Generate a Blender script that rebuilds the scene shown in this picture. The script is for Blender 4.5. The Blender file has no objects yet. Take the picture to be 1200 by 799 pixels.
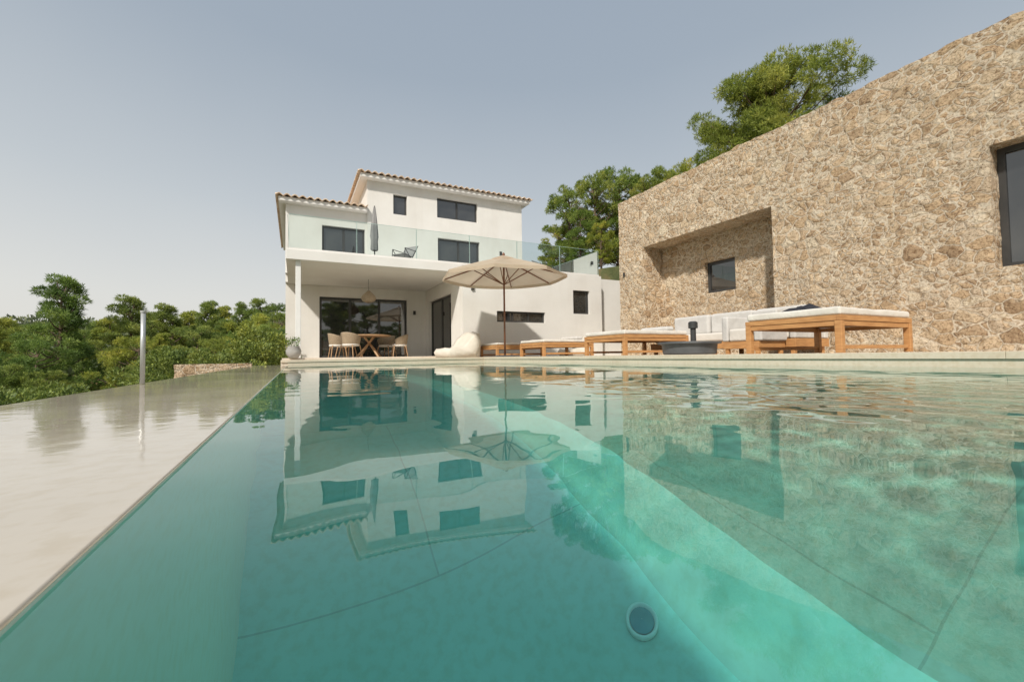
import bpy, math, random
import numpy as np
from mathutils import Vector, Matrix, noise
random.seed(7)
S=bpy.context.scene
COL=S.collection
WB={}
# ------------------------------------------------------------------ helpers
class MB:
    def __init__(s): s.v=[]; s.f=[]
    def box(s,x0,x1,y0,y1,z0,z1):
        b=len(s.v)
        s.v+=[(x0,y0,z0),(x1,y0,z0),(x1,y1,z0),(x0,y1,z0),(x0,y0,z1),(x1,y0,z1),(x1,y1,z1),(x0,y1,z1)]
        s.f+=[(b,b+3,b+2,b+1),(b+4,b+5,b+6,b+7),(b,b+1,b+5,b+4),(b+1,b+2,b+6,b+5),(b+2,b+3,b+7,b+6),(b+3,b,b+4,b+7)]
        return s
    def cyl(s,p0,p1,r0,r1=None,n=12,cap=True):
        if r1 is None: r1=r0
        p0=Vector(p0);p1=Vector(p1);d=(p1-p0).normalized()
        a=d.orthogonal().normalized();c=d.cross(a)
        b=len(s.v)
        for p,r in((p0,r0),(p1,r1)):
            for i in range(n):
                t=2*math.pi*i/n
                s.v.append(tuple(p+a*(r*math.cos(t))+c*(r*math.sin(t))))
        for i in range(n):
            j=(i+1)%n
            s.f.append((b+i,b+j,b+n+j,b+n+i))
        if cap:
            s.f.append(tuple(b+i for i in reversed(range(n)))); s.f.append(tuple(b+n+i for i in range(n)))
        return s
    def lathe(s,c,prof,n=24):
        b=len(s.v)
        for r,z in prof:
            for i in range(n):
                t=2*math.pi*i/n
                s.v.append((c[0]+r*math.cos(t),c[1]+r*math.sin(t),c[2]+z))
        for k in range(len(prof)-1):
            for i in range(n):
                j=(i+1)%n
                s.f.append((b+k*n+i,b+k*n+j,b+(k+1)*n+j,b+(k+1)*n+i))
        return s
    def quad(s,*p):
        b=len(s.v); s.v+=list(p); s.f.append(tuple(range(b,b+len(p)))); return s

def make(name,mb,mat,parent=None,smooth=False,bevel=0,label=None,cat=None,kind=None,merge=False,sub=0,group=None,solid=0,sharp=None):
    xs=[v[0] for v in mb.v];ys=[v[1] for v in mb.v];zs=[v[2] for v in mb.v]
    c=Vector(((min(xs)+max(xs))/2,(min(ys)+max(ys))/2,min(zs)))
    me=bpy.data.meshes.new(name)
    me.from_pydata([(v[0]-c.x,v[1]-c.y,v[2]-c.z) for v in mb.v],[],mb.f)
    if merge:
        import bmesh
        bm=bmesh.new();bm.from_mesh(me);bmesh.ops.remove_doubles(bm,verts=bm.verts,dist=1e-4)
        bmesh.ops.recalc_face_normals(bm,faces=bm.faces);bm.to_mesh(me);bm.free()
    me.update()
    if smooth:
        me.polygons.foreach_set('use_smooth',[True]*len(me.polygons))
    if sharp: me.set_sharp_from_angle(angle=math.radians(sharp))
    me.materials.append(mat)
    o=bpy.data.objects.new(name,me);COL.objects.link(o)
    WB[o.name]=c
    if parent is not None:
        o.parent=parent;o.location=c-WB[parent.name]
    else: o.location=c
    if bevel:
        m=o.modifiers.new('b','BEVEL');m.width=bevel;m.segments=3;m.limit_method='ANGLE'
        me.polygons.foreach_set('use_smooth',[True]*len(me.polygons))
        o.modifiers.new('wn','WEIGHTED_NORMAL')
    if solid:
        m=o.modifiers.new('s','SOLIDIFY');m.thickness=solid
    if sub:
        m=o.modifiers.new('u','SUBSURF');m.levels=sub;m.render_levels=sub
    if label:o['label']=label
    if cat:o['category']=cat
    if kind:o['kind']=kind
    if group:o['group']=group
    return o
def empty(name,loc,label,cat,group=None):
    e=bpy.data.objects.new(name,None);COL.objects.link(e);e.location=loc;e.empty_display_size=.2
    WB[e.name]=Vector(loc);e['label']=label;e['category']=cat
    if group:e['group']=group
    return e
def copy_thing(src,loc,rotz=0,scale=None,label=None):
    n=src.copy();COL.objects.link(n);n.location=loc
    n.rotation_euler=(0,0,rotz)
    if scale:n.scale=scale
    if label:n['label']=label
    def rec(a,b):
        for ch in a.children:
            k=ch.copy();COL.objects.link(k);k.parent=b
            rec(ch,k)
    rec(src,n)
    return n
# ------------------------------------------------------------------ materials
def lnk(nt,a,b): nt.links.new(a,b)
def base(name):
    m=bpy.data.materials.new(name);m.use_nodes=True
    nt=m.node_tree;p=nt.nodes['Principled BSDF']
    tc=nt.nodes.new('ShaderNodeTexCoord')
    return m,nt,p,tc
def noi(nt,vec,scale,det=4,rough=.55,dist=0):
    n=nt.nodes.new('ShaderNodeTexNoise');n.inputs['Scale'].default_value=scale;n.inputs['Detail'].default_value=det
    n.inputs['Roughness'].default_value=rough;n.inputs['Distortion'].default_value=dist
    if vec: lnk(nt,vec,n.inputs['Vector'])
    return n
def ramp(nt,fac,stops):
    r=nt.nodes.new('ShaderNodeValToRGB')
    e=r.color_ramp.elements
    while len(e)<len(stops): e.new(.5)
    for i,(p,c) in enumerate(stops):
        e[i].position=p;e[i].color=(c[0],c[1],c[2],1)
    lnk(nt,fac,r.inputs[0]);return r
def mixc(nt,fac,a,b,mode='MIX'):
    m=nt.nodes.new('ShaderNodeMix');m.data_type='RGBA';m.blend_type=mode
    for s,v in((0,fac),(6,a),(7,b)):
        if hasattr(v,'links'): lnk(nt,v,m.inputs[s])
        elif s==0: m.inputs[0].default_value=v
        else: m.inputs[s].default_value=(v[0],v[1],v[2],1)
    return m.outputs[2]
def math2(nt,op,a,b,c=None):
    m=nt.nodes.new('ShaderNodeMath');m.operation=op
    for i,v in enumerate((a,b,c)):
        if v is None: continue
        if hasattr(v,'links'): lnk(nt,v,m.inputs[i])
        else: m.inputs[i].default_value=v
    return m.outputs[0]
def bump(nt,h,strength,dist,p=None,normal=None):
    b=nt.nodes.new('ShaderNodeBump');b.inputs['Strength'].default_value=strength;b.inputs['Distance'].default_value=dist
    lnk(nt,h,b.inputs['Height'])
    if normal: lnk(nt,normal,b.inputs['Normal'])
    if p: lnk(nt,b.outputs[0],p.inputs['Normal'])
    return b
def mk(name,c1,c2,scale=3,rough=.7,bs=.2,bscale=40,bd=.01,metal=0,stretch=None,det=5,transl=0):
    m,nt,p,tc=base(name)
    vec=tc.outputs['Object']
    if stretch:
        mp=nt.nodes.new('ShaderNodeMapping');mp.inputs['Scale'].default_value=stretch;lnk(nt,vec,mp.inputs[0]);vec=mp.outputs[0]
    n=noi(nt,vec,scale,det)
    r=ramp(nt,n.outputs['Fac'],[(.3,c1),(.7,c2)])
    lnk(nt,r.outputs[0],p.inputs['Base Color'])
    p.inputs['Roughness'].default_value=rough;p.inputs['Metallic'].default_value=metal
    if bs:
        n2=noi(nt,vec,bscale,4);bump(nt,n2.outputs['Fac'],bs,bd,p)
    if transl:
        tr=nt.nodes.new('ShaderNodeBsdfTranslucent');lnk(nt,r.outputs[0],tr.inputs[0])
        mx=nt.nodes.new('ShaderNodeMixShader');mx.inputs[0].default_value=transl
        out=nt.nodes['Material Output'];lnk(nt,p.outputs[0],mx.inputs[1]);lnk(nt,tr.outputs[0],mx.inputs[2]);lnk(nt,mx.outputs[0],out.inputs[0])
    return m
def stucco_mat(name,c1,c2):
    m,nt,p,tc=base(name)
    O=tc.outputs['Object']
    r=ramp(nt,noi(nt,O,.8,6,.6).outputs['Fac'],[(.3,c1),(.7,c2)])
    mp=nt.nodes.new('ShaderNodeMapping');mp.inputs['Scale'].default_value=(2.2,2.2,.3);lnk(nt,O,mp.inputs[0])
    s=ramp(nt,noi(nt,mp.outputs[0],1.2,5,.6).outputs['Fac'],[(.36,(.975,.97,.965)),(.52,(1,1,1))])
    lnk(nt,mixc(nt,1,r.outputs[0],s.outputs[0],'MULTIPLY'),p.inputs['Base Color'])
    p.inputs['Roughness'].default_value=.85
    bump(nt,noi(nt,O,60,4).outputs['Fac'],.25,.006,p)
    return m
def stone_mat(name):
    m,nt,p,tc=base(name)
    mp=nt.nodes.new('ShaderNodeMapping');mp.inputs['Scale'].default_value=(1,1,1.25);lnk(nt,tc.outputs['Object'],mp.inputs[0])
    V=mp.outputs[0]
    w=noi(nt,V,2.6,2,.5)
    wv=mixc(nt,.20,V,w.outputs['Color'],'ADD')
    w2=noi(nt,V,12,2,.5)
    wv=mixc(nt,.042,wv,w2.outputs['Color'],'ADD')
    def vor(sc):
        ve=nt.nodes.new('ShaderNodeTexVoronoi');ve.feature='DISTANCE_TO_EDGE';ve.inputs['Scale'].default_value=sc;lnk(nt,wv,ve.inputs['Vector'])
        vc=nt.nodes.new('ShaderNodeTexVoronoi');vc.feature='F1';vc.inputs['Scale'].default_value=sc;lnk(nt,wv,vc.inputs['Vector'])
        return math2(nt,'MULTIPLY',ve.outputs['Distance'],1.0/sc),vc.outputs['Color']
    d1,c1=vor(4.5);d2,c2=vor(8.6)
    mask=ramp(nt,noi(nt,V,1.5,1).outputs['Fac'],[(.50,(0,0,0)),(.51,(1,1,1))]).outputs[0]
    mxd=nt.nodes.new('ShaderNodeMix');mxd.data_type='FLOAT';lnk(nt,mask,mxd.inputs[0]);lnk(nt,d1,mxd.inputs[2]);lnk(nt,d2,mxd.inputs[3])
    dist=mxd.outputs[0]
    cc=mixc(nt,mask,c1,c2)
    stone=ramp(nt,cc,[(.12,(.50,.35,.215)),(.35,(.78,.62,.43)),(.55,(.64,.46,.285)),(.72,(.74,.60,.44)),(.9,(.86,.74,.56))])
    fine=noi(nt,V,34,10,.76)
    med=noi(nt,V,10,7,.66)
    fr=ramp(nt,fine.outputs['Fac'],[(.38,(.26,.195,.135)),(.45,(.78,.735,.68)),(.525,(1,1,1)),(.7,(1.08,1.07,1.05))])
    col=mixc(nt,1,stone.outputs[0],fr.outputs[0],'MULTIPLY')
    mr=ramp(nt,med.outputs['Fac'],[(.34,(.64,.57,.48)),(.5,(1,1,1)),(.68,(1.08,1.07,1.04))])
    col=mixc(nt,1,col,mr.outputs[0],'MULTIPLY')
    e=math2(nt,'MULTIPLY_ADD',math2(nt,'SUBTRACT',med.outputs['Fac'],.5),-.030,dist)
    er=ramp(nt,e,[(.005,(0,0,0)),(.013,(1,1,1))])
    mort=ramp(nt,fine.outputs['Fac'],[(.36,(.50,.40,.28)),(.5,(.76,.65,.50)),(.7,(.83,.73,.58))])
    col=mixc(nt,er.outputs[0],mort.outputs[0],col)
    jr=ramp(nt,e,[(.004,(1,1,1)),(.0105,(.42,.33,.25)),(.019,(1,1,1))])
    jn=ramp(nt,noi(nt,V,4,3).outputs['Fac'],[(.42,(.15,.15,.15)),(.62,(.88,.88,.88))])
    col=mixc(nt,jn.outputs[0],col,mixc(nt,1,col,jr.outputs[0],'MULTIPLY'))
    lnk(nt,col,p.inputs['Base Color'])
    p.inputs['Roughness'].default_value=.92
    hr=nt.nodes.new('ShaderNodeMapRange');hr.inputs[1].default_value=.003;hr.inputs[2].default_value=.04;lnk(nt,e,hr.inputs[0])
    b1=bump(nt,hr.outputs[0],.95,.032)
    b2=bump(nt,med.outputs['Fac'],.95,.078,None,b1.outputs[0])
    b3=bump(nt,fine.outputs['Fac'],.9,.028,p,b2.outputs[0])
    return m
def foliage(name,dark,mid,light,nscale=.6,tl=.3):
    m,nt,p,tc=base(name)
    n=noi(nt,tc.outputs['Object'],nscale,3)
    g=nt.nodes.new('ShaderNodeNewGeometry')
    r=ramp(nt,n.outputs['Fac'],[(.3,dark),(.5,mid),(.72,light)])
    r2=ramp(nt,g.outputs['Random Per Island'],[(0,(.55,.6,.5)),(.6,(1,1,1)),(1,(1.5,1.4,1.1))])
    c=mixc(nt,1,r.outputs[0],r2.outputs[0],'MULTIPLY')
    oi=nt.nodes.new('ShaderNodeObjectInfo')
    r3=ramp(nt,oi.outputs['Random'],[(0,(.72,.86,.84)),(.5,(1,1,1)),(1,(1.35,1.2,.9))])
    c=mixc(nt,1,c,r3.outputs[0],'MULTIPLY')
    lnk(nt,c,p.inputs['Base Color']);p.inputs['Roughness'].default_value=.6
    tr=nt.nodes.new('ShaderNodeBsdfTranslucent');lnk(nt,c,tr.inputs[0])
    mx=nt.nodes.new('ShaderNodeMixShader');mx.inputs[0].default_value=tl
    out=nt.nodes['Material Output'];lnk(nt,p.outputs[0],mx.inputs[1]);lnk(nt,tr.outputs[0],mx.inputs[2]);lnk(nt,mx.outputs[0],out.inputs[0])
    return m
M={}
M['stucco']=stucco_mat('stucco',(.69,.665,.62),(.77,.75,.71))
M['soffit']=mk('soffit',(.72,.69,.65),(.79,.77,.74),.8,.85,.1,60,.004)
M['stone']=stone_mat('rubble_stone')
M['tile']=mk('roof_tile',(.50,.33,.21),(.74,.60,.46),5,.85,.3,30,.01)
M['dark']=mk('dark_frame',(.035,.035,.035),(.055,.053,.05),4,.45,0)
M['grey']=mk('grey_metal',(.07,.075,.08),(.11,.115,.12),4,.5,0)
M['teak']=mk('teak',(.38,.175,.062),(.55,.295,.115),6,.55,.2,30,.004,stretch=(1,1,6))
M['teak2']=mk('teak_table',(.30,.17,.08),(.48,.30,.16),6,.55,.2,30,.004)
M['cushion']=mk('cushion',(.60,.56,.50),(.69,.65,.59),3,.9,.6,7,.03)
M['cushion2']=mk('cushion_grey',(.50,.48,.45),(.60,.58,.55),3,.9,.5,7,.03)
M['beige']=mk('beige_fabric',(.58,.53,.45),(.67,.62,.54),3,.95,.7,5,.04)
M['canvas']=mk('canvas',(.60,.48,.355),(.66,.55,.425),2,.9,.2,8,.02,transl=.42)
M['greyfab']=mk('grey_fabric',(.22,.21,.21),(.32,.31,.3),2,.9,.3,12,.02)
M['wicker']=mk('wicker',(.26,.19,.12),(.40,.31,.21),30,.8,.8,70,.02)
M['wickl']=mk('wicker_lamp',(.36,.27,.18),(.54,.45,.34),30,.8,.8,70,.02)
M['pot']=mk('pot',(.30,.29,.27),(.44,.42,.39),3,.8,.2,20,.01)
M['white']=mk('white_paint',(.74,.73,.70),(.8,.79,.77),3,.4,0)
M['steel']=mk('steel',(.45,.46,.45),(.55,.56,.55),3,.35,0,metal=.4)
M['gedge']=mk('glass_edge',(.52,.66,.62),(.60,.74,.70),3,.2,0,transl=.5)
M['bark']=mk('bark',(.09,.06,.04),(.2,.14,.1),6,.95,.8,14,.04)
M['towel']=mk('towel',(.012,.014,.02),(.03,.03,.04),6,.95,.4,20,.02)
M['fpine']=foliage('pine_needles',(.12,.18,.03),(.28,.34,.065),(.48,.48,.12),.9,.45)
M['fgreen']=foliage('valley_pine_needles',(.11,.165,.05),(.28,.35,.085),(.47,.49,.14),.7,.45)
M['fshrub']=foliage('shrub_leaves',(.08,.13,.03),(.21,.27,.06),(.37,.40,.10),1.2)
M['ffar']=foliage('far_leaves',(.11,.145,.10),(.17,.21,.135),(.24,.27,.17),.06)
M['grass']=foliage('dry_grass',(.16,.14,.06),(.28,.24,.11),(.4,.34,.18),2)
M['soil']=mk('red_soil',(.28,.13,.075),(.46,.26,.16),.9,.95,1,2,.3,det=8)
def deck_mat(name,c1,c2,rough,sx=.9,sy=.6,joint=.5,spk=.8,ns=2.2,nd=8):
    m,nt,p,tc=base(name)
    n=noi(nt,tc.outputs['Object'],ns,nd,.6);n3=noi(nt,tc.outputs['Object'],30,5)
    r=ramp(nt,n.outputs['Fac'],[(.3,c1),(.7,c2)])
    r3=ramp(nt,n3.outputs['Fac'],[(.35,(spk,spk*.975,spk*.925)) if spk<1 else (.35,(1,1,1)),(.55,(1,1,1))])
    c=mixc(nt,1,r.outputs[0],r3.outputs[0],'MULTIPLY')
    br=nt.nodes.new('ShaderNodeTexBrick');br.inputs['Scale'].default_value=1;br.inputs['Brick Width'].default_value=sx;br.inputs['Row Height'].default_value=sy
    br.inputs['Mortar Size'].default_value=.003;br.offset=.5;lnk(nt,tc.outputs['Object'],br.inputs['Vector'])
    br.inputs['Color1'].default_value=(1,1,1,1);br.inputs['Color2'].default_value=(.95,.95,.95,1);br.inputs['Mortar'].default_value=(joint,joint,joint,1)
    c=mixc(nt,1,c,br.outputs['Color'],'MULTIPLY')
    lnk(nt,c,p.inputs['Base Color'])
    if rough is None:
        rr=ramp(nt,n.outputs['Fac'],[(.3,(.02,.02,.02)),(.7,(.09,.09,.09))]);lnk(nt,rr.outputs[0],p.inputs['Roughness'])
        p.inputs['IOR'].default_value=1.36
        wn=noi(nt,tc.outputs['Object'],6,3);bump(nt,wn.outputs['Fac'],.06,.02,p)
    else:
        p.inputs['Roughness'].default_value=rough;bump(nt,n3.outputs['Fac'],.25,.005,p)
    return m
M['deck']=deck_mat('travertine',(.60,.52,.42),(.70,.62,.52),.7,50,50,1,.92)
M['coping']=deck_mat('coping_stone',(.60,.51,.39),(.68,.59,.47),.7,50,50,1,.93)
M['wet']=deck_mat('wet_ledge',(.49,.43,.345),(.56,.495,.405),None,50,50,1,.93,1.4,5)
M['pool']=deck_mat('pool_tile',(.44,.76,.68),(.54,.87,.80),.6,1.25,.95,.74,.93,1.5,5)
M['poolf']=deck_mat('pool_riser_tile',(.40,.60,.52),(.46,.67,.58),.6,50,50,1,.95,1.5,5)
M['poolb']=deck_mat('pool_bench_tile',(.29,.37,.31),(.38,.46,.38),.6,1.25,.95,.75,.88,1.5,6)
M['poolw']=deck_mat('pool_wall_tile',(.78,.80,.72),(.85,.87,.79),.6,50,50,1,.97,1.0,3)
def water_mat():
    m,nt,p,tc=base('pool_water')
    p.inputs['Base Color'].default_value=(.36,1,.95,1)
    p.inputs['Transmission Weight'].default_value=1
    p.inputs['Roughness'].default_value=0
    p.inputs['IOR'].default_value=1.40
    return m
M['water']=water_mat()
def glass_mat(name,tint,ior=1.5):
    m=bpy.data.materials.new(name);m.use_nodes=True;nt=m.node_tree;nt.nodes.clear()
    out=nt.nodes.new('ShaderNodeOutputMaterial')
    t=nt.nodes.new('ShaderNodeBsdfTransparent');t.inputs[0].default_value=(*tint,1)
    g=nt.nodes.new('ShaderNodeBsdfGlossy');g.inputs['Roughness'].default_value=.0
    f=nt.nodes.new('ShaderNodeFresnel');f.inputs[0].default_value=ior
    mx=nt.nodes.new('ShaderNodeMixShader');lnk(nt,f.outputs[0],mx.inputs[0]);lnk(nt,t.outputs[0],mx.inputs[1]);lnk(nt,g.outputs[0],mx.inputs[2])
    lnk(nt,mx.outputs[0],out.inputs[0]);return m
M['glass']=glass_mat('rail_glass',(.80,.88,.86),1.5)
def pane():
    m,nt,p,tc=base('window_pane')
    n=noi(nt,tc.outputs['Object'],1.5,2);r=ramp(nt,n.outputs['Fac'],[(.3,(.012,.014,.016)),(.7,(.045,.045,.042))])
    lnk(nt,r.outputs[0],p.inputs['Base Color']);p.inputs['Roughness'].default_value=.02;p.inputs['IOR'].default_value=2.1
    bump(nt,noi(nt,tc.outputs['Object'],1.2,1).outputs['Fac'],.05,.02,p)
    return m
M['pane']=pane()
def ground_mat():
    m,nt,p,tc=base('hill_soil')
    n=noi(nt,tc.outputs['Object'],.35,8,.65)
    r=ramp(nt,n.outputs['Fac'],[(.3,(.06,.085,.025)),(.46,(.13,.14,.05)),(.55,(.25,.18,.09)),(.62,(.36,.16,.08))])
    lnk(nt,r.outputs[0],p.inputs['Base Color']);p.inputs['Roughness'].default_value=.95
    n2=noi(nt,tc.outputs['Object'],3,8,.7);bump(nt,n2.outputs['Fac'],1,.3,p);return m
M['ground']=ground_mat()

# ------------------------------------------------------------------ ground
def sm(t):
    t=max(0,min(1,t));return t*t*(3-2*t)
def gh(x,y):
    r=math.hypot(x,y)
    left=-1.5-3.0*sm((-1.5-x)/12)
    if x<-1.0: z=left
    else: z=-2.2
    z+=sm((r-70)/140)*17*(.75+.35*noise.noise(Vector((x*.01,y*.01,3))))
    shift=2.9 if 10.15<y<14.05 else 0
    rise=sm((x-10.9-shift)/.7)*(5.9+.17*max(0,min(60,x-11.6)))*sm((y+14)/6)
    back=sm((y-25)/3)*(2.0+.05*max(0,y-25))*sm((x+3)/8)
    if x>10.5: z+=max(rise,back)
    else: z+=back
    if r>12: z+=.5*noise.noise(Vector((x*.12,y*.12,0)))*(0 if (-1.2<x<10.7 and -15<y<25) or shift else 1)
    return z
def axis(vals): return sorted(set(round(v,3) for v in vals))
fx=[i*1.0 for i in range(-40,60)]+[10.6,10.9,11.2,11.4,11.6]+[-1.05]+[10.1,10.2,13.9,13.95,14.1,13.5]
k=60
while k<1500: fx+= [k,-k]; k*=1.12
fx+=[-40-i*2 for i in range(12)]
X=axis(fx);Y=X
mb=MB()
for y in Y:
    for x in X: mb.v.append((x,y,gh(x,y)))
nx=len(X)
for j in range(len(Y)-1):
    for i in range(nx-1):
        a=j*nx+i;mb.f.append((a,a+1,a+nx+1,a+nx))
make('ground',mb,M['ground'],smooth=True,kind='structure',label='green hillside ground with reddish soil')

# ------------------------------------------------------------------ pool
WZ=-.12
PX0,PX1,PY0,PY1=-.144,5.1,-3.5,12.0
fz=WZ-1.38;bz=WZ-1.20;BX=1.0;BX2=1.18
pool=empty('swimming_pool',(2.5,4,-1.5),'turquoise infinity pool with pale stone overflow ledge','pool')
rec=[]
mb=MB()
mb.quad((PX0,PY0,fz),(BX,PY0,fz),(BX,PY1,fz),(PX0,PY1,fz))
rec.append(make('pool_floor',mb,M['pool'],pool))
mb=MB()
mb.quad((PX0,PY0,WZ+.003),(PX0,PY0,fz),(PX0,PY1,fz),(PX0,PY1,WZ+.003))
rec.append(make('pool_wall',mb,M['poolw'],pool))
mb=MB()
mb.quad((PX0,PY1,-.13),(PX1,PY1,-.13),(PX1,PY1,fz),(PX0,PY1,fz))
mb.quad((PX0,PY0,-.1),(PX0,PY0,fz),(PX1,PY0,fz),(PX1,PY0,-.1))
mb.quad((PX1,PY0,-.13),(PX1,PY0,fz),(PX1,PY1,fz),(PX1,PY1,-.13))
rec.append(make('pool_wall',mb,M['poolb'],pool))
mb=MB();n=8
pr=[(BX+(BX2-BX)*i/n,fz+(bz-fz)*sm(i/n)) for i in range(n+1)]
for a,b in zip(pr,pr[1:]):
    mb.quad((a[0],PY0,a[1]),(b[0],PY0,b[1]),(b[0],PY1,b[1]),(a[0],PY1,a[1]))
rec.append(make('pool_riser',mb,M['poolf'],pool,smooth=True,merge=True))
mb=MB();mb.quad((BX2,PY0,bz),(PX1,PY0,bz),(PX1,PY1,bz),(BX2,PY1,bz))
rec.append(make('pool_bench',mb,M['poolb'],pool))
mb=MB();mb.box(-.91,PX0-.002,PY0,PY1+.3,-.7,WZ+.004)
make('overflow_ledge',mb,M['wet'],pool,bevel=.003)
mb=MB();mb.box(-.95,-.4,PY0,PY1+.3,-2.4,-.71)
make('outer_wall',mb,M['stucco'],pool)
LX,LY=.905,.985
lt=MB();lt.lathe((LX,LY,fz+.002),[(.043,0),(.045,.010),(.040,.013),(.037,.011),(.034,.007)],40)
m_ring=mk('pool_ring',(.72,.90,.87),(.8,.95,.92),5,.5,0)
pl=make('pool_light',lt,m_ring,pool,smooth=True)
m_lens=mk('pool_lens',(.08,.30,.34),(.15,.42,.46),8,.2,0)
lt=MB();lt.lathe((LX,LY,fz+.004),[(.033,.007),(.018,.011),(.001,.012)],32);make('lens',lt,m_lens,pl,smooth=True)
# water: real waves in a fine mesh
def wgrid():
    xs=[];x=PX0
    while x<PX1: xs.append(x);x+=.016 if x<3.0 else .035
    xs.append(PX1)
    ys=[];y=PY0
    while y<PY1:
        ys.append(y);y+= .05 if y<-1.6 else (.018 if y<2.4 else (.04 if y<6 else .10))
    ys.append(PY1)
    V=[]
    nn=noise.noise
    for y in ys:
        ky=sm((3.0-y)/2.4)
        for i,x in enumerate(xs):
            k=sm((x-.40)/.9)*ky*(.08+.92*sm((3.4-x)/1.5))
            k=max(k,.34*sm((3.2-y)/2.6)*sm((.9-x)/.4),.60*sm((-.10-y)/.4))
            calm=.5+.9*sm(nn(Vector((x*.5,y*.5,2)))*1.6+.5)
            h=.0006*nn(Vector((x*4.2,y*4.2,0)))*calm*(1+.8*k)
            h+=(.00025+.0026*k)*nn(Vector((x*8+3,y*8,5)))*calm
            h+=(.0009*k)*nn(Vector((x*16+3,y*16,9)))*calm
            h+=.0016*nn(Vector((x*1.0,y*.9,8)))
            V.append((x,y,WZ+h))
    n=len(xs);F=[]
    for j in range(len(ys)-1):
        for i in range(n-1):
            a=j*n+i;F.append((a,a+1,a+n+1,a+n))
    m=MB();m.v=V;m.f=F;return m
wo=make('water',wgrid(),M['water'],kind='structure',label='clear turquoise pool water with gentle ripples',smooth=True)
wo.cycles.is_caustics_caster=True
for o in rec:o.cycles.is_caustics_receiver=True
mb=MB()
mb.box(PX1+.004,10.8,PY0-6,PY1+.0,-.5,-.0)
mb.box(-.3,10.8,PY1+.004,25,-.5,0.0)
mb.box(10.803,14,10.2,13.9,-.5,0.0)
make('pavement',mb,M['deck'],kind='structure',label='pale travertine terrace around the pool')
mb=MB()
y=PY0
while y<PY1:
    y2=min(y+2.4,PY1+.3);mb.box(PX1-.03,PX1+.42,y+.0007,y2-.0007,-.05,.012);y=y2
mb.box(PX1-.012,PX1+.003,PY0,PY1,-.16,-.052)
x=-.3
while x<PX1-.2:
    x2=min(x+1.8,PX1-.035);mb.box(x+.0007,x2-.0007,PY1-.03,PY1+.42,-.05,.012);x=x2
    if x2>=PX1-.04:break
mb.box(PX0,PX1-.013,PY1-.012,PY1+.003,-.16,-.052)
make('pool_coping',mb,M['coping'],pool,bevel=.004)
mb=MB();mb.box(-.30,5.0,13.1,18,0.002,.06);make('porch_floor',mb,M['deck'],kind='structure',label='raised travertine porch floor',bevel=.006)

# ------------------------------------------------------------------ wall with openings
def wallmesh(axis,a0,a1,u0,u1,z0,z1,ops=(),du=None,dz=None,mb=None):
    us={u0,u1};zs={z0,z1}
    for o in ops: us|={o[0],o[1]};zs|={o[2],o[3]}
    us={u for u in us if u0<=u<=u1};zs={z for z in zs if z0<=z<=z1}
    def refine(s,d):
        s=sorted(s);r=[]
        for a,b in zip(s,s[1:]):
            n=max(1,round((b-a)/d)) if d else 1
            r+=[a+(b-a)*i/n for i in range(n)]
        return r+[s[-1]]
    us=refine(us,du);zs=refine(zs,dz)
    nu,nz=len(us)-1,len(zs)-1
    def solid(i,j):
        if i<0 or j<0 or i>=nu or j>=nz:return False
        u=(us[i]+us[i+1])/2;z=(zs[j]+zs[j+1])/2
        return not any(o[0]<u<o[1] and o[2]<z<o[3] for o in ops)
    mb=mb or MB()
    P=(lambda a,u,z:(u,a,z)) if axis=='y' else (lambda a,u,z:(a,u,z))
    for i in range(nu):
        for j in range(nz):
            if not solid(i,j):continue
            A,B,C,D=us[i],us[i+1],zs[j],zs[j+1]
            mb.quad(P(a0,A,C),P(a0,B,C),P(a0,B,D),P(a0,A,D))
            mb.quad(P(a1,A,C),P(a1,A,D),P(a1,B,D),P(a1,B,C))
            if not solid(i-1,j):mb.quad(P(a0,A,C),P(a0,A,D),P(a1,A,D),P(a1,A,C))
            if not solid(i+1,j):mb.quad(P(a0,B,C),P(a1,B,C),P(a1,B,D),P(a0,B,D))
            if not solid(i,j-1):mb.quad(P(a0,A,C),P(a1,A,C),P(a1,B,C),P(a0,B,C))
            if not solid(i,j+1):mb.quad(P(a0,A,D),P(a0,B,D),P(a1,B,D),P(a1,A,D))
    return mb
def window(parent,axis,a,u0,u1,z0,z1,div=1,name='window',fw=.06,sill=False,into=1):
    P=(lambda mb,a0,a1,u0,u1,z0,z1: mb.box(u0,u1,min(a0,a1),max(a0,a1),z0,z1)) if axis=='y' else (lambda mb,a0,a1,u0,u1,z0,z1: mb.box(min(a0,a1),max(a0,a1),u0,u1,z0,z1))
    g=.002
    u0+=g;u1-=g;z0+=g;z1-=g
    mb=MB();P(mb,a+.03*into,a+.036*into,u0+fw*.5,u1-fw*.5,z0+fw*.5,z1-fw*.5)
    w=make(name,mb,M['pane'],parent)
    mb=MB()
    P(mb,a,a+.07*into,u0,u0+fw,z0,z1);P(mb,a,a+.07*into,u1-fw,u1,z0,z1)
    P(mb,a,a+.07*into,u0+fw,u1-fw,z1-fw,z1);P(mb,a,a+.07*into,u0+fw,u1-fw,z0,z0+fw)
    for k in range(1,div):
        c=u0+(u1-u0)*k/div;P(mb,a+.004*into,a+.06*into,c-fw*.6,c+fw*.6,z0+fw,z1-fw)
    make('frame',mb,M['dark'],w)
    return w
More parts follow.
